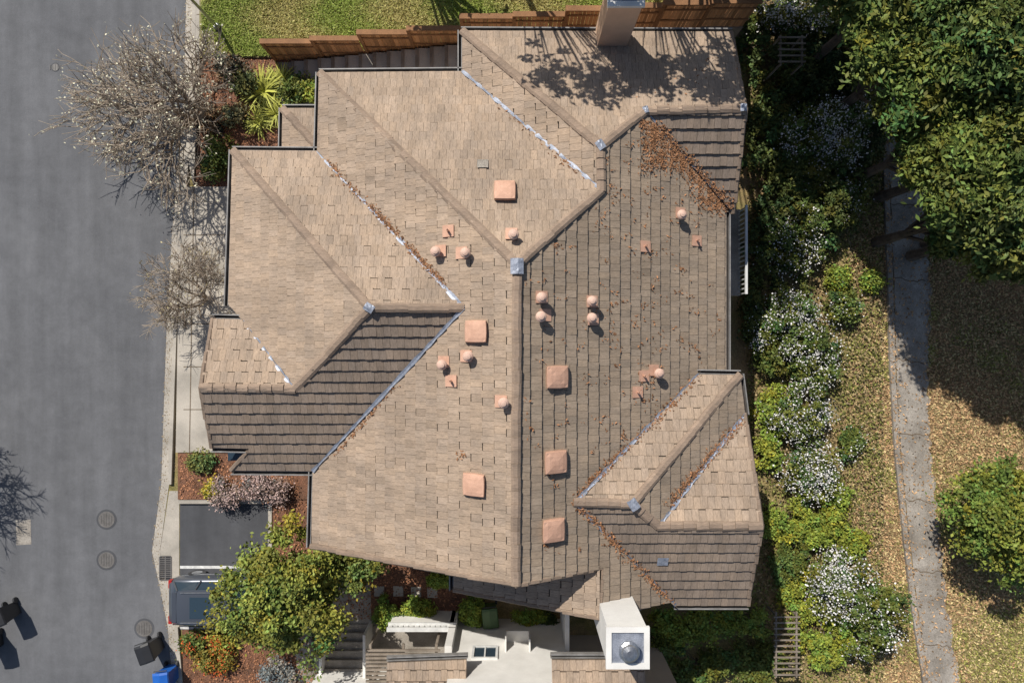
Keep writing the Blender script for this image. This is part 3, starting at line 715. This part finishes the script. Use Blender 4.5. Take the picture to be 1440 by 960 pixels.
for a in ((1100,60,65,70,1.6),(1170,110,60,80,1.8),(1090,190,45,80,1.3),(1160,260,60,80,1.5),(1090,330,40,70,1.2),(1205,200,36,80,1.4),(1210,60,50,70,2.0),(1060,440,18,50,.9)):
    shrub('ivy_shrub',*a,DK if random.random()<.7 else (.09,.115,.03),.085)
for a in ((1175,185,50,50,2.1,(60,50,.06)),(1110,25,55,30,2.2,(34,50,.06)),(1115,195,30,40,1.7,(14,40,.06)),(1120,340,45,50,1.6,(18,45,.055)),(1110,450,48,50,1.5,(40,50,.055)),(1145,500,38,40,1.3,(20,40,.055)),(1125,580,42,45,1.4,(40,50,.055)),(1140,665,38,40,1.4,(40,50,.055)),(1180,820,50,50,1.8,(55,55,.06)),(1225,865,55,55,2.0,(14,45,.06)),(1185,280,36,36,1.4,(10,40,.055)),(1130,250,35,40,1.2,(8,35,.055)),(1185,430,22,24,.9,(6,30,.055)),(1195,620,16,20,.6,(4,25,.05))):
    shrub('white_blossom_shrub',*a[:5],MD,.075,a[5],fsp=1.05)
for a in ((1085,500,24,40,1.0),(1088,575,24,32,1.0),(1080,630,20,35,.9),(1105,735,46,32,.9),(1155,745,45,30,.9),(1110,790,30,36,.9),(1165,900,50,45,.9),(1175,700,20,24,.7),(1180,392,14,16,.7),(1225,395,10,12,.5),(1130,840,28,36,.9),(1205,765,18,20,.7)):
    shrub('green_shrub',*a,BR if random.random()<.7 else MD,.07)
for a in ((950,880,45,22,1.5),(1000,875,45,24,1.6),(1050,872,35,20,1.4),(985,935,70,30,1.0),(1060,930,40,40,.8),(930,905,20,20,1.4)):
    shrub('hedge_bush',*a,(.2,.25,.04) if a[1]<900 else MD,.075)
for a in ((322,95,26,20,.8,(.15,.12,.08)),(345,118,20,18,.7,(.12,.14,.05)),(308,215,20,28,.8,MD),(300,235,14,14,.6,(.15,.17,.04)),(415,125,25,20,.8,MD),(330,160,20,14,.5,(.17,.16,.08)),(300,170,15,20,.5,(.18,.12,.07)),(435,130,16,16,.8,BR)):
    shrub('garden_shrub',*a[:5],a[5],.07,nl=60)
def spiky(name,px,py,R,n,col):
    e=empty(name); c=W(px,py,.1); v=[];f=[];cols=[]
    for i in range(n):
        t=random.uniform(0,6.283); el=random.uniform(.15,1.25); L=R*random.uniform(.7,1.1); d=Vector((math.cos(t),math.sin(t),0)); s=Vector((-d.y,d.x,0)); w=random.uniform(.025,.05)
        k=len(v); bb=random.uniform(.6,1.3)
        for j in range(6):
            u=j/5; p=Vector(c)+d*(L*u*math.cos(el*(1-u*.45)))+Vector((0,0,L*u*math.sin(el*(1-u*.55))*.9)); ww=w*(1-u**2)+.003
            v+=[tuple(p-s*ww),tuple(p+s*ww)]
        for j in range(5): f.append((k+2*j,k+2*j+1,k+2*j+3,k+2*j+2)); cols.append(tuple(x*bb for x in col))
    mk('leaves',v,f,m_leaf,e,cols)
for a in ((372,130,1.1,120),(390,160,.9,100),(365,172,.8,90),(398,115,.8,80)): spiky('flax_plant',*a,(.42,.43,.08))
for a in ((285,650,22,12,.5,(.16,.18,.05)),(300,690,16,10,.5,(.4,.32,.04))): shrub('garden_shrub',*a[:5],a[5],.06,nl=60)
for a in ((320,693,26,20,.8),(362,682,26,18,.9),(388,690,18,18,.8)): shrub('pink_blossom_shrub',*a,(.2,.15,.12),.055,(25,50,.05),fcol=(.58,.42,.38),nl=40)
for a in ((300,925,28,25,.7,(.24,.2,.04),(10,40,.055)),(272,905,16,14,.6,MD,(8,30,.055)),(315,900,20,15,.5,(.26,.25,.04),(8,30,.055))): shrub('red_flower_shrub',*a[:5],a[5],.065,a[6],fcol=(.6,.12,.03),nl=50)
shrub('lavender_bush',390,945,24,18,.6,(.24,.24,.22),.055,nl=60)
for a in ((543,862,20,19,.8),(585,859,24,17,.8),(621,812,20,13,1.1),(664,862,16,18,1.1),(565,870,12,10,.7),(745,868,22,10,.7),(770,875,12,10,.6)): shrub('clipped_hedge',*a,(.2,.26,.04) if a[1]<870 else DK,.055,nc=70,nl=90,cr=.12,var=.2)
# ---------------------------------------------------------------- litter on roof
LP=[];
def rl(k,px,py):
    c=pix(k,px,py,.06); LP.append((c[0],c[1],zon(k,c[0],c[1])+random.uniform(.065,.095)))
def inpoly(x,y,P):
    r=False;n=len(P)
    for i in range(n):
        a=P[i];b=P[(i+1)%n]
        if (a[1]>y)!=(b[1]>y) and x<(b[0]-a[0])*(y-a[1])/(b[1]-a[1])+a[0]: r=not r
    return r
POL={k:[(V[n][0],V[n][1]) for n in FACES[k][1]] for k in FACES}
def tryE(px,py,k='E1'):
    c=pix(k,px,py)
    if inpoly(c[0],c[1],POL[k]): rl(k,px,py)
cl=[(random.uniform(735,1020),random.uniform(190,800)) for _ in range(520)]
for x,y in cl:
    wgt=.2+.8*max(0,1-abs(x-900)/150)*max(.15,1-max(0,y-500)/200)
    if random.random()<wgt:
        for _ in range(random.randint(1,7)): tryE(x+random.gauss(0,4),y+random.gauss(0,3))
for _ in range(1500):
    t=random.random(); x=912+t*112+random.gauss(0,8); y=175+t*120+abs(random.gauss(0,10))-8
    tryE(x,y,'E1'); tryE(x,y,'S2')
for _ in range(12):
    cx,cy=random.uniform(905,960),random.uniform(175,240)
    for _ in range(70): tryE(cx+random.gauss(0,6),cy+random.gauss(0,6))
for _ in range(400): tryE(1003+random.gauss(0,14),280+random.gauss(0,10))
def line(k,a,b,n,s=5):
    cs=[random.random() for _ in range(9)]
    for _ in range(n):
        t=random.random() if random.random()<.4 else random.choice(cs)+random.gauss(0,.04); tryE(a[0]+(b[0]-a[0])*t+random.gauss(0,s),a[1]+(b[1]-a[1])*t+random.gauss(0,s),k)
line('W1',(470,238),(625,400),650,3); line('N3',(470,238),(625,400),350,3); line('W1',(470,640),(560,540),120,2)
line('E1',(985,530),(815,695),900,4); line('N5',(985,530),(815,695),300,3); line('E5',(1045,590),(940,710),600,4); line('N6',(1045,590),(940,710),250,3)
line('E1',(815,712),(940,840),600,3); line('S6',(815,712),(940,840),400,3); line('W1',(645,636),(652,640),20,3)
line('N2',(1040,60),(900,140),60,20); line('N1',(665,115),(830,258),80,3)
LP=np.array(LP); n=len(LP); cc=np.array([.3,.15,.075])[None]*rng.uniform(.4,1.4,(n,1))
leafmesh('roof_leaf_debris',LP,rng.uniform(.018,.05,n),cc,m_litter,hh,up=2,aspect=2.4)
# leaf litter + grass tufts on hillside
N=120000; px=rng.uniform(1190,1470,N); py=rng.uniform(-20,990,N)
L=[p[1] for p in Lp]; xl=np.interp(py,L,[p[0] for p in Lp]); xr=np.interp(py,L,[p[0] for p in Rp])
edgew=np.clip(1-np.minimum(np.abs(px-xl-4),np.abs(px-xr))/14,0,1)
onp=(px>xl)&(px<xr-2); keep=(~onp)|(rng.random(N)<.06+.35*edgew**2); px,py,onp=px[keep],py[keep],onp[keep]
P=np.stack([(px-720)*27/960,-(py-480)*27/960,np.where(onp,.06,.03)+rng.uniform(0,.03,len(px))],1); P[(px<np.interp(py,L,[p[0] for p in Lp])+8)&onp,2]=.17
patchy=np.sin(P[:,0]*.9+1.2*np.sin(P[:,1]*.7))+np.sin(P[:,1]*1.1+P[:,0]*.3)+.6*np.sin(P[:,0]*2.7+P[:,1]*3.1)+.5*np.sin(P[:,1]*4.3-P[:,0]*1.9)
f1=patchy+rng.normal(size=len(px))*.8+ (px>1320)*(py<700)*1.3+(px>1310)*.6-(py>760)*.4+(px<1260)*.3
lit=(f1>.0)|onp
straw=(rng.random(len(px))<.35)
col=np.where(lit[:,None],np.array([.44,.28,.15])[None],np.array([.28,.27,.075])[None]); col=np.where((straw&~onp)[:,None],np.array([.5,.4,.2])[None],col)*rng.uniform(.4,1.5,(len(px),1))
leafmesh('leaf_litter',P,rng.uniform(.025,.075,len(px)),col,m_litter,up=.6,aspect=2.1)
N=34000; px=rng.uniform(1050,1240,N); py=rng.uniform(-20,990,N)
P=np.stack([(px-720)*27/960,-(py-480)*27/960,rng.uniform(.02,.2,N)],1)
leafmesh('ground_cover',P,rng.uniform(.04,.09,N),np.where(rng.random((N,1))<.5,np.array([[.36,.27,.14]]),np.array([[.19,.2,.05]]))*rng.uniform(.35,1.4,(N,1)),m_leaf,up=.6)
P=[];
for (a,b,c,d,n) in ((283,75,440,262,5000),(253,640,420,700,1800),(385,705,650,870,5000),(260,888,445,990,2500)):
    for _ in range(n): q=W(random.uniform(a,c),random.uniform(b,d),.1); P.append((q[0],q[1],.105+random.uniform(0,.02)))
P=np.array(P); leafmesh('mulch_chips',P,rng.uniform(.03,.07,len(P)),np.array([.34,.16,.085])[None]*rng.uniform(.35,1.5,(len(P),1)),m_litter,up=1.5)
P=[]
for _ in range(1800):
    y=random.uniform(-20,960); x=np.interp(y,[p[1] for p in edge],[p[0] for p in edge])+abs(random.gauss(0,9))-2; q=W(x,y,0); P.append((q[0],q[1],.02))
P=np.array(P); leafmesh('street_litter',P,rng.uniform(.015,.04,len(P)),np.array([.35,.27,.17])[None]*rng.uniform(.4,1.3,(len(P),1)),m_litter,up=3)
# ---------------------------------------------------------------- light, camera
el=math.radians(47); sh=Vector((.52,-.85,0)).normalized()
d=Vector((sh.x*math.cos(el),sh.y*math.cos(el),-math.sin(el)))
sl=bpy.data.lights.new('sun','SUN'); sl.energy=5.0; sl.angle=math.radians(.5); sl.color=(1,.95,.87)
so=bpy.data.objects.new('sun',sl); so.rotation_euler=d.to_track_quat('-Z','Y').to_euler(); so.location=(0,0,50); link(so)
w=bpy.data.worlds.new('World'); scene.world=w; w.use_nodes=True; nt=w.node_tree
sky=nt.nodes.new('ShaderNodeTexSky'); sky.sky_type='NISHITA'; sky.sun_disc=False; sky.sun_elevation=el; sky.sun_rotation=math.atan2(-sh.x,-sh.y)
nt.links.new(sky.outputs[0],nt.nodes['Background'].inputs[0]); nt.nodes['Background'].inputs[1].default_value=.085
cam=bpy.data.cameras.new('camera'); cam.sensor_width=36; cam.lens=36*960/1440; cam.clip_end=2000
co=bpy.data.objects.new('camera',cam); co.location=(0,0,H); link(co); scene.camera=co
